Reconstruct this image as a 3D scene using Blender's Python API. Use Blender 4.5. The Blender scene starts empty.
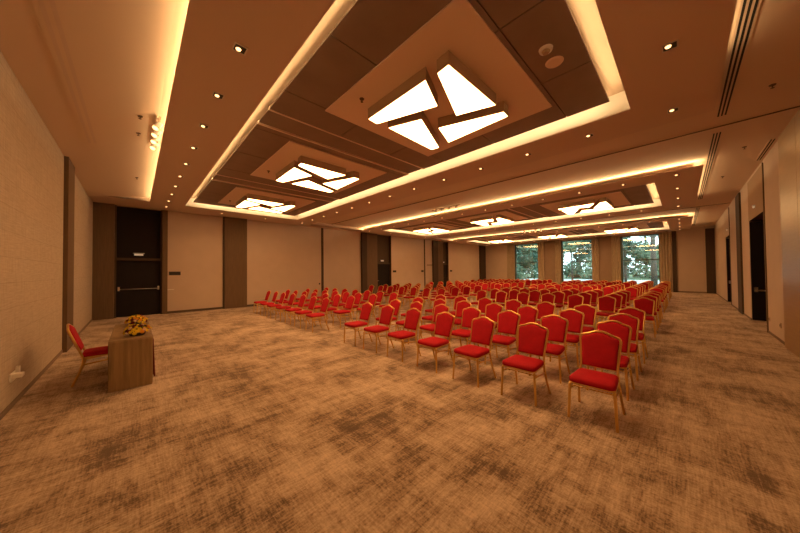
import bpy, bmesh, math, random
from mathutils import Vector, Matrix
random.seed(7)
S = bpy.context.scene
COL = S.collection
PI = math.pi

# ------------------------------------------------------------------ camera, sky, exposure
H = 1.75
YAW, PIT, ROL, FPX = 0.8015, 0.0171, -0.0099, 273.42
fw = Vector((math.cos(YAW) * math.cos(PIT), math.sin(YAW) * math.cos(PIT), math.sin(PIT)))
rt = Vector((math.sin(YAW), -math.cos(YAW), 0)); up = rt.cross(fw)
r2 = math.cos(ROL) * rt + math.sin(ROL) * up
u2 = -math.sin(ROL) * rt + math.cos(ROL) * up
cam = bpy.data.cameras.new('camera'); cam.sensor_width = 36; cam.lens = 36 * FPX / 800; cam.clip_start = .05; cam.clip_end = 500
camo = bpy.data.objects.new('camera', cam); COL.objects.link(camo)
camo.matrix_world = Matrix(((r2.x, u2.x, -fw.x, 0), (r2.y, u2.y, -fw.y, 0), (r2.z, u2.z, -fw.z, H), (0, 0, 0, 1)))
S.camera = camo

W = bpy.data.worlds.new('sky'); S.world = W; W.use_nodes = True
bg = W.node_tree.nodes['Background']; bg.inputs[0].default_value = (.80, .92, 1.0, 1); bg.inputs[1].default_value = 4.5

LAMP = (1.0, .50, .185)          # warm white of every lamp in the room
COVE_COL = (1.0, .64, .29)
PANEL_E = 15.5                   # emission of the pinwheel ceiling lights
SPOT_E = 3.2
COVE_W = 3.4                   # watts per metre, soffit edges
COFFER_W = 2.3                  # watts per metre, coffers
S.view_settings.view_transform = 'Standard'; S.view_settings.look = 'None'
S.view_settings.gamma = 1; S.view_settings.use_curve_mapping = False
S.view_settings.exposure = 0.42

# ------------------------------------------------------------------ helpers
def mat(name, base, rough=.6, metal=0, var=0, scale=8, bump=0, bscale=200, stretch=(1, 1, 1), emit=None, spec=.5, coat=0):
    m = bpy.data.materials.new(name); m.use_nodes = True
    nt = m.node_tree; b = nt.nodes['Principled BSDF']
    b.inputs['Base Color'].default_value = (*base, 1); b.inputs['Roughness'].default_value = rough
    b.inputs['Metallic'].default_value = metal; b.inputs['Specular IOR Level'].default_value = spec
    b.inputs['Coat Weight'].default_value = coat
    tc = nt.nodes.new('ShaderNodeTexCoord'); mp = nt.nodes.new('ShaderNodeMapping')
    mp.inputs['Scale'].default_value = stretch; nt.links.new(tc.outputs['Object'], mp.inputs[0])
    if var:
        n = nt.nodes.new('ShaderNodeTexNoise'); n.inputs['Scale'].default_value = scale; n.inputs['Detail'].default_value = 5
        nt.links.new(mp.outputs[0], n.inputs['Vector'])
        r = nt.nodes.new('ShaderNodeValToRGB'); r.color_ramp.elements[0].position = .3; r.color_ramp.elements[1].position = .7
        r.color_ramp.elements[0].color = (*[c * (1 - var) for c in base], 1)
        r.color_ramp.elements[1].color = (*[min(1, c * (1 + var)) for c in base], 1)
        nt.links.new(n.outputs[0], r.inputs[0]); nt.links.new(r.outputs[0], b.inputs['Base Color'])
    if bump:
        n = nt.nodes.new('ShaderNodeTexNoise'); n.inputs['Scale'].default_value = bscale
        nt.links.new(mp.outputs[0], n.inputs['Vector'])
        bp = nt.nodes.new('ShaderNodeBump'); bp.inputs['Strength'].default_value = bump; bp.inputs['Distance'].default_value = .004
        nt.links.new(n.outputs[0], bp.inputs['Height']); nt.links.new(bp.outputs[0], b.inputs['Normal'])
    if emit:
        b.inputs['Emission Color'].default_value = (*emit[0], 1); b.inputs['Emission Strength'].default_value = emit[1]
    return m

def tag(o, label=None, cat=None, group=None, kind=None):
    if label: o['label'] = label
    if cat: o['category'] = cat
    if group: o['group'] = group
    if kind: o['kind'] = kind
    return o

def empty(name, loc=(0, 0, 0), rz=0, parent=None):
    o = bpy.data.objects.new(name, None); COL.objects.link(o); o.location = loc; o.rotation_euler = (0, 0, rz)
    o.empty_display_size = .1
    if parent: o.parent = parent
    return o

class MB:
    def __init__(s): s.b = bmesh.new()
    def box(s, x0, x1, y0, y1, z0, z1, bev=0):
        r = bmesh.ops.create_cube(s.b, size=1, matrix=Matrix.Translation(((x0 + x1) / 2, (y0 + y1) / 2, (z0 + z1) / 2)) @ Matrix.Diagonal((abs(x1 - x0), abs(y1 - y0), abs(z1 - z0), 1)))
        if bev:
            es = list({e for v in r['verts'] for e in v.link_edges})
            bmesh.ops.bevel(s.b, geom=es, offset=bev, segments=2, affect='EDGES', profile=.5)
        return s
    def face(s, pts):
        return s.b.faces.new([s.b.verts.new(p) for p in pts])
    def prism(s, pts, z0, z1):
        lo = [s.b.verts.new((*p, z0)) for p in pts]; hi = [s.b.verts.new((*p, z1)) for p in pts]
        s.b.faces.new(lo[::-1]); s.b.faces.new(hi); n = len(pts)
        for i in range(n): s.b.faces.new((lo[i], lo[(i + 1) % n], hi[(i + 1) % n], hi[i]))
        return s
    def cyl(s, a, b_, r0, r1=None, n=12):
        a = Vector(a); b_ = Vector(b_); d = b_ - a; r1 = r0 if r1 is None else r1
        M = Matrix.Translation((a + b_) / 2) @ d.to_track_quat('Z', 'Y').to_matrix().to_4x4()
        bmesh.ops.create_cone(s.b, cap_ends=True, segments=n, radius1=r0, radius2=r1, depth=d.length, matrix=M)
        return s
    def ball(s, c, r, sc=(1, 1, 1), sub=2):
        bmesh.ops.create_icosphere(s.b, subdivisions=sub, radius=r, matrix=Matrix.Translation(c) @ Matrix.Diagonal((*sc, 1)))
        return s
    def tube(s, pts, r, n=8, closed=False):
        pts = [Vector(p) for p in pts]; N = len(pts); rings = []
        up_ = None
        for i, p in enumerate(pts):
            if closed: t = pts[(i + 1) % N] - pts[i - 1]
            else: t = pts[min(i + 1, N - 1)] - pts[max(i - 1, 0)]
            t.normalize()
            if up_ is None:
                up_ = Vector((0, 0, 1)) if abs(t.z) < .9 else Vector((1, 0, 0))
            a = (up_ - t * up_.dot(t)).normalized(); up_ = a; c = t.cross(a)
            rr = r[i] if isinstance(r, (list, tuple)) else r
            rings.append([s.b.verts.new(p + (a * math.cos(2 * PI * k / n) + c * math.sin(2 * PI * k / n)) * rr) for k in range(n)])
        m = N if closed else N - 1
        for i in range(m):
            A = rings[i]; B = rings[(i + 1) % N]
            for k in range(n): s.b.faces.new((A[k], A[(k + 1) % n], B[(k + 1) % n], B[k]))
        if not closed:
            s.b.faces.new(rings[0][::-1]); s.b.faces.new(rings[-1])
        return s
    def pillow(s, outline, mp, t_edge, t_mid, back=True):
        """outline: 2-D loop; mp(u, v, h) -> 3-D; a soft pad h thick on each side"""
        n = len(outline); cu = sum(p[0] for p in outline) / n; cv = sum(p[1] for p in outline) / n
        steps = [(1.0, 0), (1.0, t_edge), (.93, t_edge + (t_mid - t_edge) * .55), (.8, t_edge + (t_mid - t_edge) * .85), (.45, t_mid)]
        prev = None
        for side in ((1, -1) if back else (1,)):
            prev = None
            for k, h in steps:
                if k == 1.0 and h == 0 and side == -1: continue
                ring = [s.b.verts.new(mp(cu + (u - cu) * k, cv + (v - cv) * k, h * side)) for u, v in outline]
                if k == 1.0 and h == 0: base = ring
                if prev is None and side == -1: prev = base
                if prev is not None:
                    for i in range(n): s.b.faces.new((prev[i], prev[(i + 1) % n], ring[(i + 1) % n], ring[i]))
                prev = ring
            c = s.b.verts.new(mp(cu, cv, t_mid * side))
            for i in range(n): s.b.faces.new((prev[i], prev[(i + 1) % n], c))
        if not back: s.b.faces.new(base)
        return s
    def build(s, name, m, parent=None, smooth=False, kind=None):
        bmesh.ops.recalc_face_normals(s.b, faces=s.b.faces)
        me = bpy.data.meshes.new(name); s.b.to_mesh(me); s.b.free()
        if smooth:
            for p in me.polygons: p.use_smooth = True
        if m: me.materials.append(m)
        o = bpy.data.objects.new(name, me); COL.objects.link(o)
        if parent: o.parent = parent
        if kind: o['kind'] = kind
        return o

def copy_tree(o, parent=None):
    c = o.copy(); COL.objects.link(c)
    if parent: c.parent = parent
    for ch in list(o.children): copy_tree(ch, c)
    return c

ORD = ['', 'first', 'second', 'third', 'fourth', 'fifth', 'sixth', 'seventh', 'eighth', 'ninth', 'tenth', 'eleventh', 'twelfth', 'thirteenth', 'fourteenth', 'fifteenth', 'sixteenth']

# ------------------------------------------------------------------ materials
M = {}
M['paint'] = mat('ceiling_paint', (.74, .60, .47), .85)
M['soffit'] = mat('soffit_paint', (.69, .555, .46), .8)
M['plate'] = mat('plate_paint', (.83, .67, .54), .8)
M['dark_panel'] = mat('dark_acoustic_panel', (.27, .20, .16), .75, var=.06, scale=3)
M['white_paint'] = mat('cove_paint', (.82, .80, .76), .85)
M['w_panel'] = mat('beige_wall_panel', (.56, .45, .36), .75, var=.03, scale=2, bump=.05)
M['brown'] = mat('brown_veneer', (.14, .088, .048), .8, var=.12, scale=3, stretch=(12, 12, .6))
M['brown_dark'] = mat('dark_brown_veneer', (.065, .040, .022), .8, var=.1, scale=3, stretch=(12, 12, .6))
M['brown_lit'] = mat('lit_brown_veneer', (.30, .215, .15), .85, var=.05, scale=3)  # brown veneer lightened: stronger light at the far end is put into the colour
M['black'] = mat('black_panel', (.018, .013, .012), .75, spec=.2)
M['door'] = mat('dark_door', (.017, .013, .013), .7, var=.1, scale=3, spec=.2)
M['steel'] = mat('brushed_steel', (.7, .68, .64), .3, 1)
M['white_plastic'] = mat('white_plastic', (.8, .78, .74), .4)
M['exit_case'] = mat('exit_light_case', (.40, .38, .34), .5)
M['black_plastic'] = mat('black_plastic', (.03, .025, .02), .35)
M['base'] = mat('baseboard_dark', (.09, .06, .04), .6)
M['base_light'] = mat('baseboard_brown', (.20, .145, .10), .7)
M['gold'] = mat('gold_metal', (.78, .51, .16), .28, .9)
M['red'] = mat('red_fabric', (.43, .006, .017), .8, var=.08, scale=14, bump=.3, bscale=600, spec=.25)
M['bronze'] = mat('bronze_metal', (.50, .38, .26), .45, .3)
M['walnut'] = mat('table_veneer', (.27, .18, .085), .55, var=.25, scale=2.5, stretch=(9, 9, .7))
M['cloth'] = mat('dark_red_cloth', (.16, .008, .012), .85, bump=.2)
M['curtain'] = mat('tan_curtain', (.44, .36, .25), .85, var=.08, scale=5, bump=.1)
M['teal'] = mat('window_aluminium', (.10, .17, .18), .45, .3)
M['led'] = mat('light_diffuser', (.9, .9, .9), .5, emit=(LAMP, PANEL_E))
M['spot'] = mat('lamp_lens', (.9, .9, .9), .5, emit=(LAMP, SPOT_E))
M['sign'] = mat('lit_sign_face', (.8, .8, .75), .5, emit=((1, .85, .6), .15))
M['green_sign'] = mat('sign_green', (.02, .25, .08), .5)
M['brass'] = mat('brass_lacquer', (.36, .25, .13), .42, .4, var=.06, scale=2, stretch=(1, 1, 12))
M['spr'] = mat('sprinkler_metal', (.14, .08, .04), .5, .4)
M['grey_slot'] = mat('slot_black', (.012, .01, .008), .8)
M['yellow'] = mat('petal_yellow', (.90, .70, .03), .6)
M['orange'] = mat('petal_orange', (.85, .38, .02), .6)
M['cream'] = mat('petal_cream', (.85, .65, .35), .6)
M['maroon'] = mat('petal_maroon', (.16, .01, .01), .6)
M['leaf'] = mat('leaf_green', (.05, .10, .03), .6, var=.3, scale=6)
M['bark'] = mat('bark', (.085, .07, .055), .9, var=.3, scale=6)
M['tree1'] = mat('foliage_dark', (.055, .105, .065), .7, var=.35, scale=1.5)
M['tree2'] = mat('foliage_light', (.14, .205, .125), .7, var=.35, scale=1.5)
M['lawn'] = mat('lawn', (.06, .10, .035), .9, var=.3, scale=2)
M['pave'] = mat('pale_paving', (.36, .36, .35), .9, var=.08, scale=2)

def glass_mat():
    m = bpy.data.materials.new('window_glass'); m.use_nodes = True; nt = m.node_tree
    for n in list(nt.nodes): nt.nodes.remove(n)
    out = nt.nodes.new('ShaderNodeOutputMaterial'); mix = nt.nodes.new('ShaderNodeMixShader')
    tr = nt.nodes.new('ShaderNodeBsdfTransparent'); tr.inputs[0].default_value = (.86, .95, .93, 1)
    gl = nt.nodes.new('ShaderNodeBsdfGlossy'); gl.inputs['Roughness'].default_value = .01
    fr = nt.nodes.new('ShaderNodeFresnel'); fr.inputs[0].default_value = 2.1
    nt.links.new(fr.outputs[0], mix.inputs[0]); nt.links.new(tr.outputs[0], mix.inputs[1]); nt.links.new(gl.outputs[0], mix.inputs[2])
    nt.links.new(mix.outputs[0], out.inputs[0]); return m
M['glass'] = glass_mat()

def carpet_mat():
    m = bpy.data.materials.new('abstract_carpet'); m.use_nodes = True; nt = m.node_tree; N = nt.nodes; L = nt.links
    b = N['Principled BSDF']; b.inputs['Roughness'].default_value = .95; b.inputs['Specular IOR Level'].default_value = .15
    tc = N.new('ShaderNodeTexCoord')
    def noise(scale, detail, st, rough=.6, dist=0, off=0):
        mp = N.new('ShaderNodeMapping'); mp.inputs['Scale'].default_value = st; mp.inputs['Location'].default_value = (off, off * .7, 0)
        L.new(tc.outputs['Object'], mp.inputs[0])
        n = N.new('ShaderNodeTexNoise'); n.inputs['Scale'].default_value = scale; n.inputs['Detail'].default_value = detail
        n.inputs['Roughness'].default_value = rough; n.inputs['Distortion'].default_value = dist
        L.new(mp.outputs[0], n.inputs['Vector']); return n.outputs[0]
    def math_(op, a, c, v=None):
        k = N.new('ShaderNodeMath'); k.operation = op; L.new(a, k.inputs[0])
        if v is None: L.new(c, k.inputs[1])
        else: k.inputs[1].default_value = v
        return k.outputs[0]
    big = noise(1.25, 8, (1, 1.1, 1), .66, .3)
    sx = noise(1.0, 6, (1.5, 11, 1), .72, 0, 3)         # streaks along X
    sy = noise(1.0, 6, (9, 1.4, 1), .72, 0, 9)          # streaks along Y
    fx = noise(1.0, 2, (5, 75, 1), .6, 0, 5)            # thread lines
    fy = noise(1.0, 2, (75, 5, 1), .6, 0, 7)
    gr = noise(42, 3, (1, 1, 1), .7, 0, 2)              # tufts
    t = math_('ADD', math_('MULTIPLY', big, None, .78), math_('MULTIPLY', sx, None, .42))
    t = math_('ADD', t, math_('MULTIPLY', sy, None, .36))
    t = math_('ADD', t, math_('MULTIPLY', fx, None, .27))
    t = math_('ADD', t, math_('MULTIPLY', fy, None, .25))
    t = math_('ADD', t, math_('MULTIPLY', gr, None, .40))
    t = math_('SUBTRACT', t, None, .74)
    r = N.new('ShaderNodeValToRGB'); e = r.color_ramp.elements
    e[0].position = .36; e[0].color = (.13, .09, .065, 1); e[1].position = .70; e[1].color = (.68, .56, .44, 1)
    k = e.new(.47); k.color = (.36, .265, .185, 1); k = e.new(.57); k.color = (.51, .41, .315, 1)
    b.inputs['Sheen Weight'].default_value = .30; b.inputs['Sheen Roughness'].default_value = .45; b.inputs['Sheen Tint'].default_value = (1, .9, .78, 1)
    L.new(t, r.inputs[0]); L.new(r.outputs[0], b.inputs['Base Color'])
    pile = noise(260, 2, (1, 1, 1))
    bp = N.new('ShaderNodeBump'); bp.inputs['Strength'].default_value = .35; bp.inputs['Distance'].default_value = .006
    L.new(pile, bp.inputs['Height']); L.new(bp.outputs[0], b.inputs['Normal'])
    return m
M['carpet'] = carpet_mat()

def wallpaper_mat():
    m = mat('textured_wallcovering', (.50, .41, .32), .85)
    nt = m.node_tree; N = nt.nodes; L = nt.links; b = N['Principled BSDF']
    tc = N.new('ShaderNodeTexCoord')
    def noise(st, detail=4):
        mp = N.new('ShaderNodeMapping'); mp.inputs['Scale'].default_value = st; L.new(tc.outputs['Object'], mp.inputs[0])
        n = N.new('ShaderNodeTexNoise'); n.inputs['Scale'].default_value = 1; n.inputs['Detail'].default_value = detail
        L.new(mp.outputs[0], n.inputs['Vector']); return n.outputs[0]
    a = noise((1, 4, 60)); c = noise((1, 60, 4))
    ad = N.new('ShaderNodeMath'); ad.operation = 'ADD'; L.new(a, ad.inputs[0]); L.new(c, ad.inputs[1])
    r = N.new('ShaderNodeValToRGB'); r.color_ramp.elements[0].position = .7; r.color_ramp.elements[1].position = 1.0
    r.color_ramp.elements[0].position = .35; r.color_ramp.elements[1].position = .65
    hv = N.new('ShaderNodeMath'); hv.operation = 'MULTIPLY'; hv.inputs[1].default_value = .5; L.new(ad.outputs[0], hv.inputs[0])
    r.color_ramp.elements[0].color = (.41, .33, .25, 1); r.color_ramp.elements[1].color = (.55, .46, .36, 1)
    L.new(hv.outputs[0], r.inputs[0])
    sx = N.new('ShaderNodeSeparateXYZ'); cx = N.new('ShaderNodeCombineXYZ'); L.new(tc.outputs['Object'], sx.inputs[0])
    L.new(sx.outputs[1], cx.inputs[0]); L.new(sx.outputs[2], cx.inputs[1])
    bk = N.new('ShaderNodeTexBrick'); bk.inputs['Scale'].default_value = 1; bk.inputs['Brick Width'].default_value = .9; bk.inputs['Row Height'].default_value = .33
    bk.inputs['Mortar Size'].default_value = .006; bk.inputs['Mortar Smooth'].default_value = .6
    bk.inputs['Color1'].default_value = (1, 1, 1, 1); bk.inputs['Color2'].default_value = (.95, .95, .95, 1); bk.inputs['Mortar'].default_value = (.80, .79, .78, 1)
    L.new(cx.outputs[0], bk.inputs['Vector'])
    mx = N.new('ShaderNodeMix'); mx.data_type = 'RGBA'; mx.blend_type = 'MULTIPLY'; mx.inputs[0].default_value = 1
    L.new(r.outputs[0], mx.inputs[6]); L.new(bk.outputs['Color'], mx.inputs[7]); L.new(mx.outputs[2], b.inputs['Base Color'])
    return m
M['wallpaper'] = wallpaper_mat()

# ------------------------------------------------------------------ the shell
XL, XF, YR, YW = -1.17, 28.6, -1.58, 15.65
ZS, ZU, ZC, ZP = 4.50, 4.68, 4.86, 4.64
DX = 10.53
BAYS = [0, DX, 2 * DX - .25]
YE2 = 14.95
YE = 14.12                    # where the raised strips stop short of the door wall
st = dict(kind='structure')
MB().box(XL - .3, XF + .3, YR - 1.2, YW + .6, -.12, 0).build('floor', M['carpet'], **st)
MB().box(XL - .25, XL, YR - .25, YW + .25, 0, 5.2).build('wall_left', M['wallpaper'], **st)

# door wall: beige panels with the door recesses left open
w = MB(); openings = [(-.60, .84, 4.5), (12.80, 14.24, 4.5), (20.77, 21.68, 4.5)]
x = XL
for a, b, zt in openings:
    w.box(x, a, YW, YW + .25, 0, 5.2); w.box(a, b, YW, YW + .25, zt, 5.2); x = b
w.box(x, XF + .25, YW, YW + .25, 0, 5.2); w.build('wall_doors', M['w_panel'], **st)
# right wall with the tall recesses
w = MB(); x = XL
rec = [(12.30, 14.80, 3.30), (20.1, 21.9, 3.30)]
for a, b, zt in rec:
    w.box(x, a, YR - .25, YR, 0, 5.2); w.box(a, b, YR - .25, YR, zt, 5.2); x = b
w.box(x, XF + .25, YR - .25, YR, 0, 5.2)
w.build('wall_right', M['w_panel'], **st)
for a, b, zt in rec:
    pass
# window wall
WINS = [(9.83, 12.26), (5.42, 7.90), (1.17, 3.52)]
WZ0, WZ1, WZM = .25, 4.42, 2.45
w = MB(); y = YR - .25
for a, b in sorted(WINS):
    w.box(XF, XF + .3, y, a, 0, 5.2); w.box(XF, XF + .3, a, b, 0, WZ0); w.box(XF, XF + .3, a, b, WZ1, 5.2); y = b
w.box(XF, XF + .3, y, YW + .25, 0, 5.2); w.build('wall_windows', M['w_panel'], **st)

# upper ceiling slab (open over the coffers, closed above them)
c = MB(); x = XL - .2
for ox in BAYS:
    a, b = ox + 1.30, ox + 6.27
    c.box(x, a, YR - .25, YW + .2, ZU, 5.1); c.box(a, b, YR - .25, .42, ZU, 5.1); c.box(a, b, 14.21, YW + .2, ZU, 5.1)
    c.box(a, b, .42, 14.21, ZC, 5.1); x = b
c.box(x, XF + .3, YR - .25, YW + .2, ZU, 5.1)
c.build('ceiling', M['paint'], **st)

# lowered soffit of each bay with its coffer hole; fascia of the hole rises to the slab
tn = [0]
def trim(mb, m):
    tn[0] += 1
    return mb.build('trim_%d' % tn[0], m, kind='structure')
for ox in BAYS:
    x0, x1, y0, y1 = ox + .38, min(ox + 7.25, XF), -.445, (YE if ox == 0 else YE2)
    hx0, hx1, hy0, hy1 = ox + 1.445, ox + 6.12, .57, 14.06
    t = .022
    trim(MB().box(x0, hx0, y0, y1, ZS, ZS + t).box(hx1, x1, y0, y1, ZS, ZS + t).box(hx0, hx1, y0, hy0, ZS, ZS + t).box(hx0, hx1, hy1, y1, ZS, ZS + t), M['soffit'])
    f = .03
    trim(MB().box(hx0 - f, hx0, hy0 - f, hy1 + f, ZS + .001, ZC).box(hx1, hx1 + f, hy0 - f, hy1 + f, ZS + .001, ZC)
         .box(hx0, hx1, hy0 - f, hy0, ZS + .001, ZC).box(hx0, hx1, hy1, hy1 + f, ZS + .001, ZC), M['white_paint'])
    # dark acoustic panels, three fields split by two slots
    p = MB(); px = [ox + 1.69, ox + 3.13, ox + 4.53, ox + 5.87]
    sl = []
    for k in range(3):
        b0 = 4.4 * k
        ys = [b0 + v for v in (.82 if k == 0 else .70 + .62, 1.47, 2.93, 4.34, 5.02)]
        if k: ys[0] = b0 + 1.28
        if k == 2: ys[-1] = 13.82
        for i in range(4):
            for j in range(3):
                g = .009
                p.box(px[j] + (g if j else 0), px[j + 1] - (g if j < 2 else 0), ys[i] + (g if i else 0), ys[i + 1] - (g if i < 3 else 0), ZP, ZP + .03)
        if k < 2: sl.append((ys[-1], b0 + 4.4 + 1.28))
    p.box(ox + 1.70, ox + 5.86, .83, 13.81, ZP + .022, ZP + .028)
    trim(p, M['dark_panel'])
    q = MB()
    for a, b in sl:
        q.box(ox + 1.69, ox + 5.87, a, a + .035, ZP - .012, ZP + .05).box(ox + 1.69, ox + 5.87, b - .035, b, ZP - .012, ZP + .05)
    trim(q, M['plate'])
    # flat plates carrying the lights
    for k in range(3):
        yc = 2.96 + 4.41 * k
        trim(MB().box(ox + 2.42, ox + 5.26, yc - 1.42, yc + 1.42, ZP - .022, ZP - .001), M['plate'])
# soffit along the door wall and end of the hall
trim(MB().box(XL, 7.25, YE, YW, ZS + .0005, ZS + .04).box(XL, 7.25, YE, YE + .03, ZS + .001, ZU)
     .box(7.25, XF, YE2, YW, ZS + .0005, ZS + .04).box(7.25, XF, YE2, YE2 + .03, ZS + .001, ZU).box(7.22, 7.25, YE, YE2, ZS + .001, ZU), M['soffit'])
# the ceiling strip beside the left wall falls gently towards the wall
mb = MB(); a = [(XL, 4.43), (.30, ZU - .004), (.30, ZU), (XL, ZU)]
lo = [mb.b.verts.new((x, YR, z)) for x, z in a]; hi = [mb.b.verts.new((x, YE, z)) for x, z in a]
for k in range(4): mb.b.faces.new((lo[k], lo[(k + 1) % 4], hi[(k + 1) % 4], hi[k]))
mb.b.faces.new(lo); mb.b.faces.new(hi)
trim(mb, M['paint'])
# tracks of the folding partitions across the ceiling
for xx in (8.66, 19.2):
    trim(MB().box(xx - .02, xx + .02, YR + .02, YE2, ZU - .012, ZU - .001), M['brown'])

def area(name, x, y, z, length, along, out, watts):
    """LED strip: a thin area light lying along 'X' or 'Y', shining towards the vector out"""
    l = bpy.data.lights.new(name, 'AREA'); l.shape = 'RECTANGLE'; l.size = length; l.size_y = .03
    l.energy = watts * length; l.color = COVE_COL
    o = bpy.data.objects.new(name, l); COL.objects.link(o)
    d = Vector(out).normalized(); a = Vector((1, 0, 0)) if along == 'X' else Vector((0, 1, 0))
    zc = -d; yc = zc.cross(a).normalized(); xc = yc.cross(zc).normalized()
    o.matrix_world = Matrix(((xc.x, yc.x, zc.x, x), (xc.y, yc.y, zc.y, y), (xc.z, yc.z, zc.z, z), (0, 0, 0, 1)))
    o['kind'] = 'helper'
    return o
for i, ox in enumerate(BAYS):
    ye = YE if i == 0 else YE2; ym = (-.4 + ye) / 2; kf = 1 if i == 0 else 1.6
    area('cove_led', ox + .53, ym, ZS + .07, ye + .3, 'Y', (-1, 0, 1.7 if i == 0 else .8), COVE_W * 1.15 * kf)                       # edge towards the camera end
    xa, xb = (ox + .45, ox + 5.6)
    area('cove_led', (xa + xb) / 2, -.30, ZS + .07, xb - xa, 'X', (0, -1, .55), COVE_W * .45 * kf)         # edge towards the right wall
    zl = ZP + .058; s_ = .035
    area('coffer_led', ox + 1.69 + s_, 7.32, zl, 12.9, 'Y', (-1, 0, .1), COFFER_W * (1 if i == 0 else 1.3))
    area('coffer_led', ox + 5.87 - s_, 7.32, zl, 12.9, 'Y', (1, 0, .1), COFFER_W * (1 if i == 0 else 1.3))
    area('coffer_led', ox + 3.78, .82 + s_, zl, 4.1, 'X', (0, -1, .1), COFFER_W * (1 if i == 0 else 1.3))
    area('coffer_led', ox + 3.78, 13.82 - s_, zl, 4.1, 'X', (0, 1, .1), COFFER_W * (1 if i == 0 else 1.3))

# ------------------------------------------------------------------ trims on the walls
B = M['brown']; BD = M['brown_dark']
trim(MB().box(XL, -.60, YW - .10, YW, 0, ZS).box(-1.03, -1.01, YW - .105, YW - .1, 0, ZS), B)          # brown leaf left of the near door
trim(MB().box(.84, 1.01, YW - .06, YW, 0, ZS), B)
trim(MB().box(3.15, 4.12, YW - .12, YW, 0, ZS), B)
trim(MB().box(3.08, 3.15, YW - .10, YW, 0, ZS), BD)
trim(MB().box(8.33, 8.47, YW - .03, YW, 0, ZS), BD)
trim(MB().box(11.35, 11.78, YW - .15, YW, 0, ZS), BD)
trim(MB().box(11.78, 12.80, YW - .06, YW, 0, ZS), B)
trim(MB().box(18.08, 18.2, YW - .03, YW, 0, ZS), BD)
trim(MB().box(18.46, 19.2, YW - .03, YW, 2.24, 2.30), BD)
trim(MB().box(19.2, 19.87, YW - .15, YW, 0, ZS), BD)
trim(MB().box(19.87, 20.77, YW - .05, YW, 0, ZS), B)
trim(MB().box(27.4, 28.55, YW - .15, YW, 0, ZS), BD)
# left wall pilaster
trim(MB().box(XL, XL + .07, 9.68, 10.55, 0, 4.43), B)
# right wall pilaster and portals
trim(MB().box(16.4, 17.4, YR, YR + .05, 0, 4.6), BD)
trim(MB().box(12.22, 12.30, YR - .25, YR + .02, 0, 4.6), B)
trim(MB().box(20.04, 20.1, YR - .25, YR + .02, 0, 4.6), B)
trim(MB().box(12.30, 14.80, YR - .02, YR + .006, 3.30, 4.6), mat('lintel_panel', (.40, .29, .20), .9, spec=.1))
# far wall panels
for a, b in ((8.36, 9.32), (4.08, 4.95)):
    trim(MB().box(XF - .05, XF, a, b, 0, ZS), M['brown_lit'])
trim(MB().box(XF - .06, XF, -1.58, -1.15, 0, ZS), BD)
trim(MB().box(XF - .1, XF, .28, .5, 0, ZS), BD)
# right wall: glossy folded partition
MBp = MB()
for k in range(5):
    MBp.box(3.80 + 1.29 * k, 3.80 + 1.29 * (k + 1) - .008, YR, YR + .05, 0, 4.62)
trim(MBp, M['brass'])
# baseboards
def base(side, mb): mb.build('baseboard_' + side, M['base'] if side == 'doors' else M['base_light'], kind='structure')
base('left', MB().box(XL, XL + .012, YR, 9.68, 0, .07).box(XL, XL + .012, 10.55, YW - .1, 0, .07))
bd = MB()
for a, b in ((1.01, 3.08), (4.12, 8.33), (8.47, 11.35), (14.24, 18.08), (18.2, 19.2), (21.68, 27.4)): bd.box(a, b, YW - .014, YW, 0, .10)
base('doors', bd)
base('windows', MB().box(XF - .014, XF, -1.15, .28, 0, .10).box(XF - .014, XF, 13.0, YW - .15, 0, .1))
base('right', MB().box(10.30, 12.22, YR, YR + .012, 0, .06).box(14.80, 16.4, YR, YR + .012, 0, .06).box(17.4, 20.04, YR, YR + .012, 0, .06).box(21.9, XF - .06, YR, YR + .012, 0, .06))

# ------------------------------------------------------------------ doors
def wall_door(n, x0, x1, label):
    r = empty('door_%d' % n, (x0, YW, 0)); r['kind'] = 'structure'; r['label'] = label
    wd = x1 - x0; zt = 2.30; d = .22
    MB().box(0, wd, d, d + .03, zt + .1, ZS).build('transom_panel', M['black'] if n == 1 else M['brown_dark'], r)
    MB().box(0, .05, .02, d + .03, 0, ZS).box(wd - .05, wd, .02, d + .03, 0, ZS).box(.05, wd - .05, .02, d + .03, zt, zt + .1).build('door_frame', M['brown_dark'], r)
    MB().box(.05, wd - .05, d - .03, d + .02, 0, zt).build('door_leaf', M['door'], r)
    if n > 1:
        MB().cyl((.14, d - .03, 1.05), (.14, d - .09, 1.05), .012).cyl((.14, d - .09, 1.05), (.27, d - .09, 1.05), .011).build('handle', M['bronze'], r)
        return
    b = MB().cyl((.12, d - .11, 1.12), (wd - .12, d - .11, 1.12), .018).build('push_bar', M['steel'], r, True)
    b['label'] = 'steel push bar'
    MB().box(.09, .15, d - .13, d - .03, 1.06, 1.22, .008).box(wd - .15, wd - .09, d - .13, d - .03, 1.06, 1.22, .008).build('bar_bracket', M['steel'], r)
wall_door(1, -.60, .84, 'dark door with steel push bar at the left end of the long wall')
wall_door(2, 12.80, 14.24, 'dark door in the middle of the long wall behind the chairs')
wall_door(3, 20.77, 21.68, 'narrow dark door far down the long wall')

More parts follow.
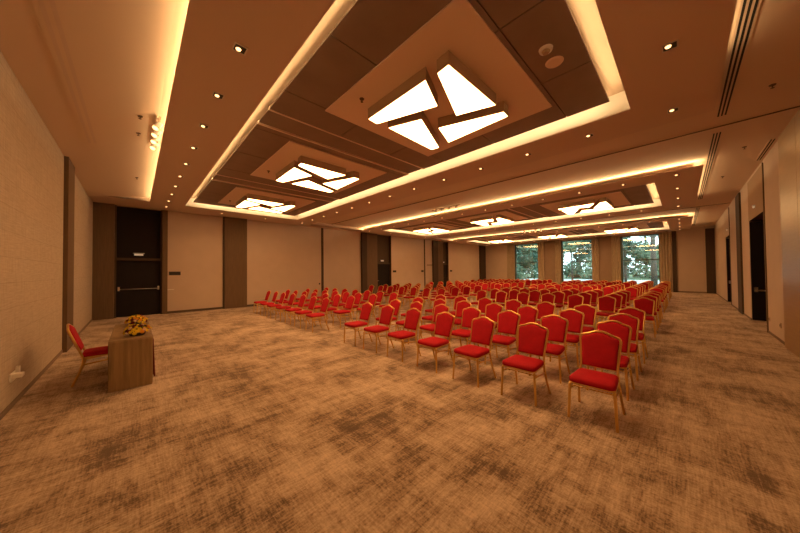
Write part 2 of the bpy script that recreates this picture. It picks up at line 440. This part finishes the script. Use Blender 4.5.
def side_recess(n, x0, x1, zt, label):
    r = empty('door_%d' % n, (x0, YR, 0)); r['kind'] = 'structure'; r['label'] = label
    w_ = x1 - x0; d = -.85
    MB().box(0, w_, d - .03, d, 0, zt).box(0, w_, d, 0, zt - .001, zt + .03).box(-.02, 0, d, 0, 0, zt).box(w_, w_ + .02, d, -.25, 0, zt).build('recess_lining', M['black'], r)
    MB().box(w_ - .06, w_ - .005, d + .02, -.01, .02, zt - .03).build('door_leaf', M['door'], r)
    MB().cyl((w_ - .14, -.70, 1.0), (w_ - .14, -.10, 1.0), .02).box(w_ - .15, w_ - .06, -.13, -.06, .95, 1.1).box(w_ - .15, w_ - .06, -.74, -.67, .95, 1.1).build('push_bar', M['steel'], r)
side_recess(4, 12.30, 14.80, 3.30, 'tall dark doorway in the right-hand wall nearest the camera')
side_recess(5, 20.1, 21.9, 3.30, 'tall dark doorway far along the right-hand wall')

# ------------------------------------------------------------------ windows
for n, (a, b) in enumerate(WINS, 1):
    r = empty('window_%d' % n, (XF + .15, a, WZ0)); r['kind'] = 'structure'
    r['label'] = ['left-hand', 'middle', 'right-hand'][n - 1] + ' tall window in the end wall'
    wd = b - a; h = WZ1 - WZ0; zm = WZM - WZ0
    MB().box(-.05, .05, 0, .07, 0, h).box(-.05, .05, wd - .16, wd, 0, h).box(-.05, .05, .07, wd - .16, 0, .07).box(-.05, .05, .07, wd - .16, h - .07, h).box(-.05, .05, .07, wd - .16, zm - .05, zm + .05).build('window_frame', M['teal'], r)
    MB().box(.0, .012, .07, wd - .16, .07, zm - .05).build('glass_pane', M['glass'], r)
    MB().box(.0, .012, .07, wd - .16, zm + .05, h - .07).build('glass_pane', M['glass'], r)

def curtain(y0, y1, label):
    mb = MB(); n = max(12, int((y1 - y0) / .02)); pts = []
    for i in range(n + 1):
        t = i / n; pts.append((XF - .16 + .045 * math.sin(t * (y1 - y0) / .15 * 2 * PI), y0 + (y1 - y0) * t))
    z0, z1 = .02, 4.44
    loop = pts + [(x + .012, y) for x, y in reversed(pts)]
    lo = [mb.b.verts.new((x, y, z0)) for x, y in loop]; hi = [mb.b.verts.new((x, y, z1)) for x, y in loop]
    N = len(loop)
    for i in range(N): mb.b.faces.new((lo[i], lo[(i + 1) % N], hi[(i + 1) % N], hi[i]))
    for i in range(n):
        for q in (lo, hi): mb.b.faces.new((q[i], q[i + 1], q[N - 2 - i], q[N - 1 - i]))
    o = mb.build('curtain', M['curtain'], None)
    tag(o, label, 'curtain', 'window curtains'); return o
curtain(12.24, 12.95, 'tan curtain hanging left of the left-hand window')
curtain(9.32, 9.86, 'tan curtain hanging right of the left-hand window')
curtain(7.87, 8.36, 'tan curtain hanging left of the middle window')
curtain(4.95, 5.45, 'tan curtain hanging right of the middle window')
curtain(3.50, 4.08, 'tan curtain hanging left of the right-hand window')
curtain(.52, 1.2, 'tan curtain hanging right of the right-hand window')

# ------------------------------------------------------------------ pinwheel ceiling lights
PIN = [[(2.93, 3.80), (2.91, 2.45), (3.53, 2.72), (3.15, 3.82)],
       [(2.93, 2.27), (2.91, 2.06), (4.20, 2.05), (3.98, 2.68)],
       [(4.07, 3.14), (4.47, 2.05), (4.66, 2.06), (4.70, 3.36)],
       [(3.38, 3.78), (3.62, 3.15), (4.74, 3.63), (4.70, 3.82)]]
def inset(pts, k):
    cx = sum(p[0] for p in pts) / len(pts); cy = sum(p[1] for p in pts) / len(pts)
    n = len(pts); out = []
    area_ = sum(pts[i][0] * pts[(i + 1) % n][1] - pts[(i + 1) % n][0] * pts[i][1] for i in range(n))
    sg = 1 if area_ > 0 else -1
    L = []
    for i in range(n):
        a = Vector(pts[i]); b = Vector(pts[(i + 1) % n]); d = (b - a).normalized(); nn = Vector((-d.y, d.x)) * sg
        L.append((a + nn * k, d))
    for i in range(n):
        p, d = L[i - 1]; q, e = L[i]
        den = d.x * e.y - d.y * e.x; t = ((q.x - p.x) * e.y - (q.y - p.y) * e.x) / den
        out.append(tuple(p + d * t))
    return out
pr = empty('ceiling_light', (3.83, 2.94, ZP - .022))
for pts in PIN:
    loc = [(x - 3.83, y - 2.94) for x, y in pts]
    h = MB().prism(loc, -.185, 0).build('light_housing', M['bronze'], pr)
    MB().prism(inset(loc, .012), -.1885, -.1852).build('diffuser', M['led'], h)
BAYN = ['nearest', 'middle', 'farthest']; POSN = ['nearest', 'middle', 'farthest']
for i, ox in enumerate(BAYS):
    for k in range(3):
        o = pr if (i, k) == (0, 0) else copy_tree(pr)
        o.location = (ox + 3.83, 2.94 + 4.41 * k, ZP - .022)
        tag(o, 'lit pinwheel ceiling light, %s one in the %s ceiling bay' % (['right-hand', 'middle', 'left-hand'][k], BAYN[i]), 'ceiling light', 'pinwheel ceiling lights')

# ------------------------------------------------------------------ recessed downlights
dl = empty('downlight', (0, 0, ZS))
MB().box(-.075, .075, -.075, -.06, -.006, 0).box(-.075, .075, .06, .075, -.006, 0).box(-.075, -.06, -.06, .06, -.006, 0).box(.06, .075, -.06, .06, -.006, 0).build('trim_ring', M['steel'], dl)
MB().box(-.06, .06, -.06, .06, -.0025, -.0005).build('recess', M['black_plastic'], dl)
MB().cyl((-.012, .016, -.014), (-.012, .016, -.003), .024, .030, 16).build('lamp', M['spot'], dl)
used = [False]
def place_dl(x, y, label):
    o = dl if not used[0] else copy_tree(dl); used[0] = True
    o.location = (x, y, ZS); tag(o, label, 'downlight', 'recessed downlights')
for i, ox in enumerate(BAYS):
    bay = BAYN[i] + ' ceiling bay'
    ys = [.06 + 1.222 * k for k in range(13)]
    for k, y in enumerate(ys):
        if i == 0 and k in (0,): continue
        if y > 14.0: continue
        place_dl(ox + .91, y, 'downlight, near line of the %s, %s from the right wall' % (bay, ORD[k + 1]))
    for k, y in enumerate(ys):
        if y > 14.0: continue
        if i == 2 and k > 9: continue
        place_dl(ox + 6.70, y, 'downlight, far line of the %s, %s from the right wall' % (bay, ORD[k + 1]))
    for k, x in enumerate((2.83, 4.74)):
        place_dl(ox + x, .055, 'downlight at the right-hand end of the %s, %s one' % (bay, ['nearer', 'farther'][k]))
    for k, x in enumerate((.92, 2.87, 4.77, 6.70)):
        if ox + x > XF: continue
        place_dl(ox + x, 14.73, 'downlight beside the long wall, %s, %s one' % (bay, ORD[k + 1]))

# ------------------------------------------------------------------ track spotlights
sp = empty('spotlight_bar', (0, 0, ZU))
MB().box(-.02, .02, -.78, .78, -.055, -.03).build('rail', M['bronze'], sp)
MB().cyl((0, -.6, -.031), (0, -.6, 0), .012).cyl((0, .6, -.031), (0, .6, 0), .012).build('rail_stem', M['bronze'], sp)
for k in range(4):
    yy = -.57 + .38 * k
    hd = MB().cyl((0, yy, -.055), (0, yy, -.10), .012).cyl((.01, yy, -.075), (-.05, yy - .05, -.20), .05, .055, 16).build('spotlight', M['white_plastic'], sp)
    MB().cyl((-.0505, yy - .0505, -.2012), (-.0525, yy - .0525, -.206), .047, .045, 16).build('lens', M['spot'], hd)
for i, (x, y) in enumerate(((.31, 7.45), (10.2, 7.5), (20.6, 7.5))):
    o = sp if i == 0 else copy_tree(sp)
    o.location = (x, y, ZU)
    tag(o, 'bar of four lit spotlights under the ceiling beside the %s bay' % BAYN[i], 'spotlight', 'spotlight bars')

# ------------------------------------------------------------------ slot diffusers in the ceiling
def diffuser(x0, x1, y0, y1, z, slots, m, label):
    r = empty('air_diffuser', ((x0 + x1) / 2, (y0 + y1) / 2, z)); hx, hy = (x1 - x0) / 2, (y1 - y0) / 2
    MB().box(-hx, hx, -hy, hy, -.008, 0).build('frame', m, r)
    along_x = hx > hy; n = slots; wv = (2 * min(hx, hy)) / (2 * n + 1)
    for k in range(n):
        a = -min(hx, hy) + wv * (2 * k + 1)
        q = MB()
        if along_x: q.box(-hx + .02, hx - .02, a, a + wv, -.0095, -.0078)
        else: q.box(a, a + wv, -hy + .02, hy - .02, -.0095, -.0078)
        q.build('slot', M['grey_slot'], r)
    tag(r, label, 'air vent', 'slot air vents'); return r
diffuser(.2, 8.1, -.66, -.50, ZU, 3, M['paint'], 'long slotted air vent in the right-hand ceiling strip nearest the camera')
diffuser(9.0, 17.2, -.66, -.50, ZU, 3, M['paint'], 'long slotted air vent along the right side of the middle ceiling bay')
diffuser(19.5, 27.4, -.66, -.50, ZU, 3, M['paint'], 'slotted air vent along the right side of the farthest ceiling bay')
diffuser(10.4, 12.2, -1.55, -1.44, ZU, 2, M['paint'], 'short slotted air vent tight against the right-hand wall')
SL = (ZU - .004 - 4.43) / (.30 - XL)
def zl_(x): return 4.43 + SL * (x - XL)
r = diffuser(-.76, -.56, 2.5, 8.6, zl_(-.66) - .001, 2, M['paint'], 'long pale air vent in the ceiling strip beside the left wall')
r.rotation_euler.y = -math.atan(SL)
for ch in r.children:
    if ch.name.startswith('slot'): ch.data.materials[0] = M['soffit']

# ------------------------------------------------------------------ sprinklers, detector, speaker
spr = empty('sprinkler', (0, 0, 0))
MB().cyl((0, 0, -.012), (0, 0, 0), .035, .04, 14).build('rosette', M['spr'], spr)
MB().cyl((0, 0, -.05), (0, 0, -.012), .008).cyl((0, 0, -.054), (0, 0, -.05), .022).build('nozzle', M['spr'], spr)
sp_list = [(.05, 6.85, zl_(.05) + .002, 'small sprinkler in the left ceiling strip, nearer of the pair by the spotlights'),
           (.03, 7.7, zl_(.03) + .002, 'small sprinkler in the left ceiling strip, farther of the pair by the spotlights'),
           (.02, 11.3, zl_(.02) + .002, 'small sprinkler in the left ceiling strip near the corner door'),
           (2.69, 3.65, ZP - .022, 'small sprinkler on the plate of the nearest pinwheel light'),
           (2.69, 8.08, ZP - .022, 'small sprinkler on the plate of the second pinwheel light'),
           (2.69, 12.45, ZP - .022, 'small sprinkler on the plate of the third pinwheel light'),
           (7.33, -1.06, ZU, 'small sprinkler in the right ceiling strip nearest the camera'),
           (10.6, -1.10, ZU, 'small sprinkler in the right ceiling strip beyond the partition track'),
           (13.5, -.95, ZU, 'small sprinkler in the right ceiling strip near the tall doorway')]
for i, (x, y, z, lb) in enumerate(sp_list):
    o = spr if i == 0 else copy_tree(spr); o.location = (x, y, z); tag(o, lb, 'sprinkler', 'ceiling sprinklers')
r = empty('smoke_detector', (3.85, 1.19, ZP))
MB().cyl((0, 0, -.03), (0, 0, 0), .075, .085, 24).build('base', M['white_plastic'], r)
MB().cyl((0, 0, -.06), (0, 0, -.03), .035, .05, 20).build('sensor', M['bronze'], r)
tag(r, 'round smoke detector on the dark ceiling panel beside the nearest light', 'smoke detector')
r = empty('ceiling_speaker', (4.18, 1.185, ZP))
MB().cyl((0, 0, -.012), (0, 0, 0), .105, .115, 32).build('rim', M['plate'], r)
MB().cyl((0, 0, -.016), (0, 0, -.0125), .095, .098, 32).build('grille', M['plate'], r)
tag(r, 'round flush speaker on the dark ceiling panel next to the smoke detector', 'speaker')

# ------------------------------------------------------------------ exit lights, plates, outlets
def exit_light(x, y, z, rz, label):
    r = empty('exit_light', (x, y, z), rz)
    MB().prism([(-.15, -.06), (.15, -.06), (.18, 0), (-.18, 0)], .02, .06).build('housing', M['exit_case'], r)
    MB().prism([(-.13, -.045), (.13, -.045), (.14, -.005), (-.14, -.005)], -.05, .02).build('lit_face', M['sign'], r)
    tag(r, label, 'exit light', 'exit lights over the doors')
    if rz: r.scale = (.7, .7, .7)
exit_light(.10, YW + .19, 2.56, 0, 'small pale exit light over the corner door at left')
exit_light(13.45, YW + .19, 2.56, 0, 'small pale exit light over the door behind the chairs')
exit_light(21.05, YW + .19, 2.56, 0, 'small pale exit light over the narrow far door')
exit_light(13.6, YR + .01, 3.62, PI, 'small lit exit light over the nearest tall doorway on the right')
exit_light(20.8, YR + .01, 3.62, PI, 'small lit exit light over the far tall doorway on the right')
def plate(x, z, w_, h, label, m, name='switch_plate', cat='switch'):
    r = empty(name, (x, YW, z))
    MB().box(-w_ / 2, w_ / 2, -.014, 0, -h / 2, h / 2, .003).build('face_plate', m, r)
    n = max(1, int(w_ / .1)); q = MB()
    for k in range(n):
        cx = -w_ / 2 + w_ * (k + .5) / n; q.box(cx - .03, cx + .03, -.02, -.014, -h * .3, h * .3, .002)
    q.build('button', m, r); tag(r, label, cat, 'plates on the long wall')
plate(1.26, 1.75, .40, .16, 'dark switch plate on the beige wall right of the corner door', M['black_plastic'])
plate(1.12, 1.04, .22, .03, 'small pale card holder below the dark switch plate', M['white_plastic'], 'card_holder', 'card holder')
plate(14.55, 1.74, .36, .16, 'dark switch plate right of the door behind the chairs', M['black_plastic'])
plate(17.85, 1.74, .30, .16, 'dark switch plate beside the thin dark wall seam', M['black_plastic'])
plate(22.05, 1.73, .36, .16, 'dark switch plate right of the narrow far door', M['black_plastic'])
plate(8.2, 1.02, .09, .09, 'tiny dark latch plate beside the nearest wall seam', M['black_plastic'], 'latch_plate', 'latch')
r = empty('wall_outlet', (XL, 6.2, .40))
MB().box(0, .02, -.11, .11, -.05, .06, .004).build('face_plate', M['white_plastic'], r)
MB().box(.02, .10, -.09, .03, -.005, .045, .006).build('plug', M['white_plastic'], r)
MB().box(.02, .055, .05, .10, .03, .12, .006).build('adapter', M['white_plastic'], r)
tag(r, 'white wall outlet with plugs low on the left wall', 'outlet')
for x, lb in ((12.05, 'small outlet low on the right wall close to the tall doorway'), (10.88, 'small outlet low on the right wall close to the brass panel')):
    r = empty('wall_outlet', (x, YR, .39))
    MB().box(-.06, .06, 0, .014, -.06, .06, .003).build('face_plate', M['bronze'], r)
    MB().cyl((0, .014, 0), (0, .018, 0), .03, .03, 14).build('socket', M['black_plastic'], r)
    tag(r, lb, 'outlet', 'outlets on the right wall')

# ------------------------------------------------------------------ banquet chairs (front towards -X)
TAN = .335
def bx(z): return .175 + (z - .46) * TAN
BACK = [(.186, .535), (.194, .66), (.203, .77), (.210, .845), (.207, .872), (.192, .892), (.160, .902), (.118, .914), (.078, .933), (.042, .945), (0, .948)]
def smooth_closed(pts): return pts
def make_chair():
    root = empty('banquet_chair')
    G, R_ = M['gold'], M['red']
    # seat cushion
    out = []
    for cx, cy, a0 in ((-.21, .168, 90), (.125, .15, 0), (.125, -.15, -90), (-.21, -.168, 180)):
        for k in range(5):
            a = math.radians(a0 + 90 - k * 22.5) if False else math.radians(a0 + (90 - k * 22.5))
            out.append((cx + .055 * math.cos(a), cy + .055 * math.sin(a)))
    MB().pillow(out, lambda u, v, h: (u, v, .452 + h + (.006 * (1 - (u / .3) ** 2) if h > .03 else 0)), .020, .040).build('seat', R_, root, True)
    # apron frame below the seat
    fr = [(u * .93, v * .95, .418) for u, v in out]
    MB().tube(fr, .013, 6, True).build('seat_frame', G, root, True)
    # back pad
    half = [(y * .93, z - .012) for y, z in BACK[1:]]; half.insert(0, (.172, .53))
    ol = half + [(-y, z) for y, z in reversed(half[:-1])]
    MB().pillow(ol, lambda u, v, h: (bx(v) - h, u, v), .014, .030).build('backrest', R_, root, True)
    # back tube: up one side, over the crest, down the other
    pt = [(.195, .43), (.192, .48)] + BACK
    loop = pt + [(-y, z) for y, z in reversed(pt[:-1])]
    MB().tube([(bx(z), y, z) for y, z in loop], .0145, 8).build('back_frame', G, root, True)
    MB().tube([(bx(.525), -.19, .525), (bx(.525), .19, .525)], .009, 6).build('back_rail', G, root, True)
    for s in (-1, 1):
        MB().tube([(-.222, .205 * s, .42), (-.232, .213 * s, .38), (-.246, .228 * s, .02), (-.2465, .2285 * s, 0)], [.0165, .0165, .0145, .016], 8).build('leg', G, root, True)
        MB().tube([(bx(.45), .195 * s, .45), (.158, .198 * s, .40), (.163, .205 * s, .33), (.195, .215 * s, .20), (.262, .23 * s, .02), (.268, .231 * s, 0)], [.0155, .0155, .0155, .015, .0145, .016], 8).build('leg', G, root, True)
        MB().tube([(-.235, .215 * s, .345), (-.10, .205 * s, .335), (.168, .207 * s, .31)], .011, 6).build('stretcher', G, root, True)
    MB().tube([(-.10, -.205, .335), (-.10, .205, .335)], .009, 6).build('stretcher', G, root, True)
    return root
chair = make_chair()
first = [True]
def place_chair(x, y, rz, label, group):
    o = chair if first[0] else copy_tree(chair); first[0] = False
    o.location = (x, y, 0); o.rotation_euler = (0, 0, rz); tag(o, label, 'chair', group)
    return o
ROWS = [3.97, 4.95, 5.93, 7.02, 9.75, 10.85, 11.9, 12.95, 15.3, 16.4, 17.5, 18.6, 21.0, 22.1, 23.2, 24.3]
ROWS_L = [3.97, 4.85, 5.78, 6.80] + ROWS[4:]
for i in range(16):
    rn = 'front row' if i == 0 else 'back row' if i == 15 else ORD[i + 1] + ' row'
    for k in range(7):
        place_chair(ROWS[i] + random.uniform(-.02, .02), (.757 + .813 * k) + random.uniform(-.012, .012), random.uniform(-.03, .03),
                    'red banquet chair, %s of right-hand block, %s seat from the right-hand aisle' % (rn, ORD[k + 1]), 'banquet chairs in the right-hand block')
    for k in range(7):
        place_chair(ROWS_L[i] + random.uniform(-.03, .03), (7.68 + .86 * k) + random.uniform(-.02, .02), random.uniform(-.04, .04),
                    'red banquet chair, %s of left-hand block, %s seat from the centre aisle' % (rn, ORD[k + 1]), 'banquet chairs in the left-hand block')
place_chair(-.43, 6.86, PI, 'red banquet chair standing alone behind the wooden table at left', 'chair at the table')
del chair

# ------------------------------------------------------------------ speakers' table, cloth and flowers
t = empty('table', (-.038, 6.86, 0))
MB().box(-.245, .245, -.96, .96, .70, .75, .012).build('tabletop', M['walnut'], t)
MB().box(-.245, .245, -.97, -.92, 0, .735, .012).build('side_panel', M['walnut'], t)
MB().box(-.245, .245, .92, .97, 0, .735, .012).build('side_panel', M['walnut'], t)
MB().box(.17, .20, -.92, .92, .12, .70).build('front_panel', M['walnut'], t)
tag(t, 'brown wood-veneer table with slab ends standing by the left wall', 'table')
mb = MB(); n = 60; A = []
for i in range(n + 1):
    yy = -.90 + 1.80 * i / n; row = []
    for j in range(9):
        q = j / 8; zz = .69 - .60 * q
        row.append((.252 + .006 + .010 * q * (1 + math.sin(i * .9)) + .004 * math.sin(i * 1.7) * q, yy, zz))
    A.append(row)
Vf = [[mb.b.verts.new(p) for p in row] for row in A]; Vb = [[mb.b.verts.new((p[0] - .006, p[1], p[2])) for p in row] for row in A]
for i in range(n):
    for j in range(8):
        mb.b.faces.new((Vf[i][j], Vf[i + 1][j], Vf[i + 1][j + 1], Vf[i][j + 1])); mb.b.faces.new((Vb[i][j], Vb[i][j + 1], Vb[i + 1][j + 1], Vb[i + 1][j]))
    for q in (0, 8): mb.b.faces.new((Vf[i][q], Vb[i][q], Vb[i + 1][q], Vf[i + 1][q]))
for j in range(8):
    for q in (0, n): mb.b.faces.new((Vf[q][j], Vf[q][j + 1], Vb[q][j + 1], Vb[q][j]))
o = mb.build('table_skirt', M['cloth'], None, True); o.location = (-.038, 6.86, 0)
tag(o, 'dark red cloth skirt hanging on the front of the wooden table', 'table skirt')

def blossom_mesh(name, m, m2, npet=9):
    me_ = MB()
    for k in range(npet):
        for rr, zz, tw in ((.034, .004, 0), (.024, .014, .35)):
            a = 2 * PI * k / npet + tw; c, s = math.cos(a), math.sin(a); wd = .009
            me_.face([(0, 0, 0.004), (c * rr * .6 - s * wd, s * rr * .6 + c * wd, zz), (c * rr, s * rr, zz - .004), (c * rr * .6 + s * wd, s * rr * .6 - c * wd, zz)])
    me_.ball((0, 0, .012), .013, (1, 1, .7), 1)
    o = me_.build(name, m); return o
flowers = {k: blossom_mesh('blossom', M[k], None) for k in ('yellow', 'orange', 'cream', 'maroon')}
def bouquet(x, y, rz, label):
    r = empty('flower_arrangement', (x, y, .75), rz)
    MB().cyl((0, 0, 0), (0, 0, .05), .09, .11, 18).build('bowl', M['black_plastic'], r)
    lf = MB(); rnd = random.Random(int(y * 100))
    for k in range(220):
        th = rnd.uniform(0, 2 * PI); ph = rnd.uniform(.0, 1.45); R0 = rnd.uniform(.55, .95)
        p = Vector((math.sin(ph) * math.cos(th) * .14 * R0, math.sin(ph) * math.sin(th) * .145 * R0, .05 + math.cos(ph) * .13 * R0))
        q = Vector((rnd.uniform(-1, 1), rnd.uniform(-1, 1), rnd.uniform(-.3, 1))).normalized() * .045; sd = q.cross(Vector((rnd.random(), rnd.random(), .5))).normalized() * .014
        lf.face([p, p + q * .5 + sd, p + q, p + q * .5 - sd])
    lf.build('foliage', M['leaf'], r)
    for k in range(50):
        kk = rnd.choices(['yellow', 'orange', 'cream', 'maroon'], [8, 2, 2, 2.5])[0]
        th = k * 2.399963; ph = math.acos(1 - .98 * (k + .5) / 50)
        d = Vector((math.sin(ph) * math.cos(th), math.sin(ph) * math.sin(th), math.cos(ph))); R0 = rnd.uniform(.9, 1.12)
        o = flowers[kk].copy(); COL.objects.link(o); o.parent = r
        o.location = (d.x * .15 * R0, d.y * .15 * R0, .05 + d.z * .125 * R0)
        o.rotation_euler = d.to_track_quat('Z', 'Y').to_euler(); sc = rnd.uniform(.8, 1.1); o.scale = (sc, sc, sc)
    tag(r, label, 'flowers', 'flower arrangements on the table')
bouquet(.03, 6.22, 0, 'low yellow and orange flower arrangement on the near end of the table')
bouquet(.02, 7.5, .8, 'low yellow and orange flower arrangement behind the first on the table')
for o in flowers.values(): bpy.data.objects.remove(o)

# ------------------------------------------------------------------ outside the windows
MB().box(XF + .3, 48, -40, 70, -.5, -.2).build('ground', M['lawn'], kind='structure')
MB().box(48, 63, -40, 70, -.5, -.19).build('driveway', M['pave'], kind='structure')
MB().box(63, 140, -60, 110, -.5, -.2).build('ground', M['lawn'], kind='structure')
def tree(x, y, h, cr, m, label, trunk=.18, low=.35, n=1500, seed=0):
    rnd = random.Random(seed); r = empty('tree', (x, y, -.2))
    tk = MB().tube([(0, 0, -.1), (.05, .03, h * .3), (-.05, .06, h * .6), (0, 0, h * .92)], [trunk, trunk * .85, trunk * .6, .03], 10)
    for k in range(7):
        a = rnd.uniform(0, 2 * PI); z0 = h * rnd.uniform(low, .75)
        tk.tube([(0, 0, z0), (math.cos(a) * cr * .4, math.sin(a) * cr * .4, z0 + .4), (math.cos(a) * cr * .8, math.sin(a) * cr * .8, z0 + .7)], [trunk * .35, trunk * .22, .02], 6)
    tk.build('trunk', M['bark'], r, True)
    f = MB(); blobs = []
    for k in range(16):
        a = rnd.uniform(0, 2 * PI); q = rnd.uniform(0, .8) * cr
        blobs.append((Vector((math.cos(a) * q, math.sin(a) * q, h * rnd.uniform(low + .05, .95))), rnd.uniform(.3, .55) * cr))
    for k in range(n):
        c, rad = rnd.choice(blobs); d = Vector((rnd.gauss(0, 1), rnd.gauss(0, 1), rnd.gauss(0, .8))).normalized()
        p = c + d * rad * rnd.uniform(.6, 1.0); a = Vector((rnd.gauss(0, 1), rnd.gauss(0, 1), rnd.gauss(0, .6))).normalized() * rnd.uniform(.12, .24) * max(1, cr / 3.2)
        b = a.cross(d).normalized() * a.length * .6
        f.face([p - a, p + b, p + a, p - b])
    f.build('crown', m, r)
    tag(r, label, 'tree', 'trees outside the windows')
TR = [(36.5, 15.6, 8.0, 2.9, 'tree1', 'dark leafy tree filling the left-hand window', .16, .10, 3200),
      (43.5, 12.6, 8.5, 2.2, 'tree2', 'slender tree seen between the left and middle windows', .12, .30, 1600),
      (38.5, 9.4, 9, 1.7, 'tree2', 'slender tree with high leaves at the left of the middle window', .10, .45, 1400),
      (44, 8.3, 9, 1.9, 'tree1', 'darker slender tree right of centre in the middle window', .13, .42, 1500),
      (36, 1.9, 10, 1.7, 'tree2', 'tree with a thick pale trunk at the right of the right-hand window', .26, .50, 1100),
      (41, 4.6, 8, 2.0, 'tree1', 'broad tree at the left of the right-hand window', .15, .30, 1900),
      (46.5, 19.2, 4.2, 1.9, 'tree2', 'low bushy tree at the left edge of the left-hand window', .10, .08, 1500),
      (71, 8.6, 4.4, 2.5, 'tree1', 'low round bush beyond the driveway, seen at the left of the right-hand window', .1, .02, 1800),
      (71, 3.4, 4.6, 2.2, 'tree2', 'low round bush beyond the driveway, in the right-hand window', .1, .02, 1800),
      (66, 12.9, 4.0, 1.8, 'tree2', 'low round bush beyond the driveway, in the middle window', .1, .02, 1800),
      (76, 44, 19, 8, 'tree1', 'tall tree beyond the driveway, leftmost of all', .3, .03, 8500),
      (79, 29, 18, 7.4, 'tree2', 'tall tree beyond the driveway, behind the left-hand window', .3, .03, 8500),
      (76, 17.0, 18, 6.4, 'tree1', 'tall tree beyond the driveway, behind the middle window', .3, .03, 8500),
      (82, 5.6, 18, 6.0, 'tree2', 'tall tree beyond the driveway, behind the right-hand window', .3, .03, 8500),
      (76, -7.5, 18, 6, 'tree1', 'tall tree beyond the driveway, rightmost of all', .3, .03, 8500)]
for i, (x, y, h, cr, m, lb, tr, low, n) in enumerate(TR):
    tree(x, y, h, cr, M['tree2'] if m == 'bark' else M[m], lb, tr, low, n, i + 3)
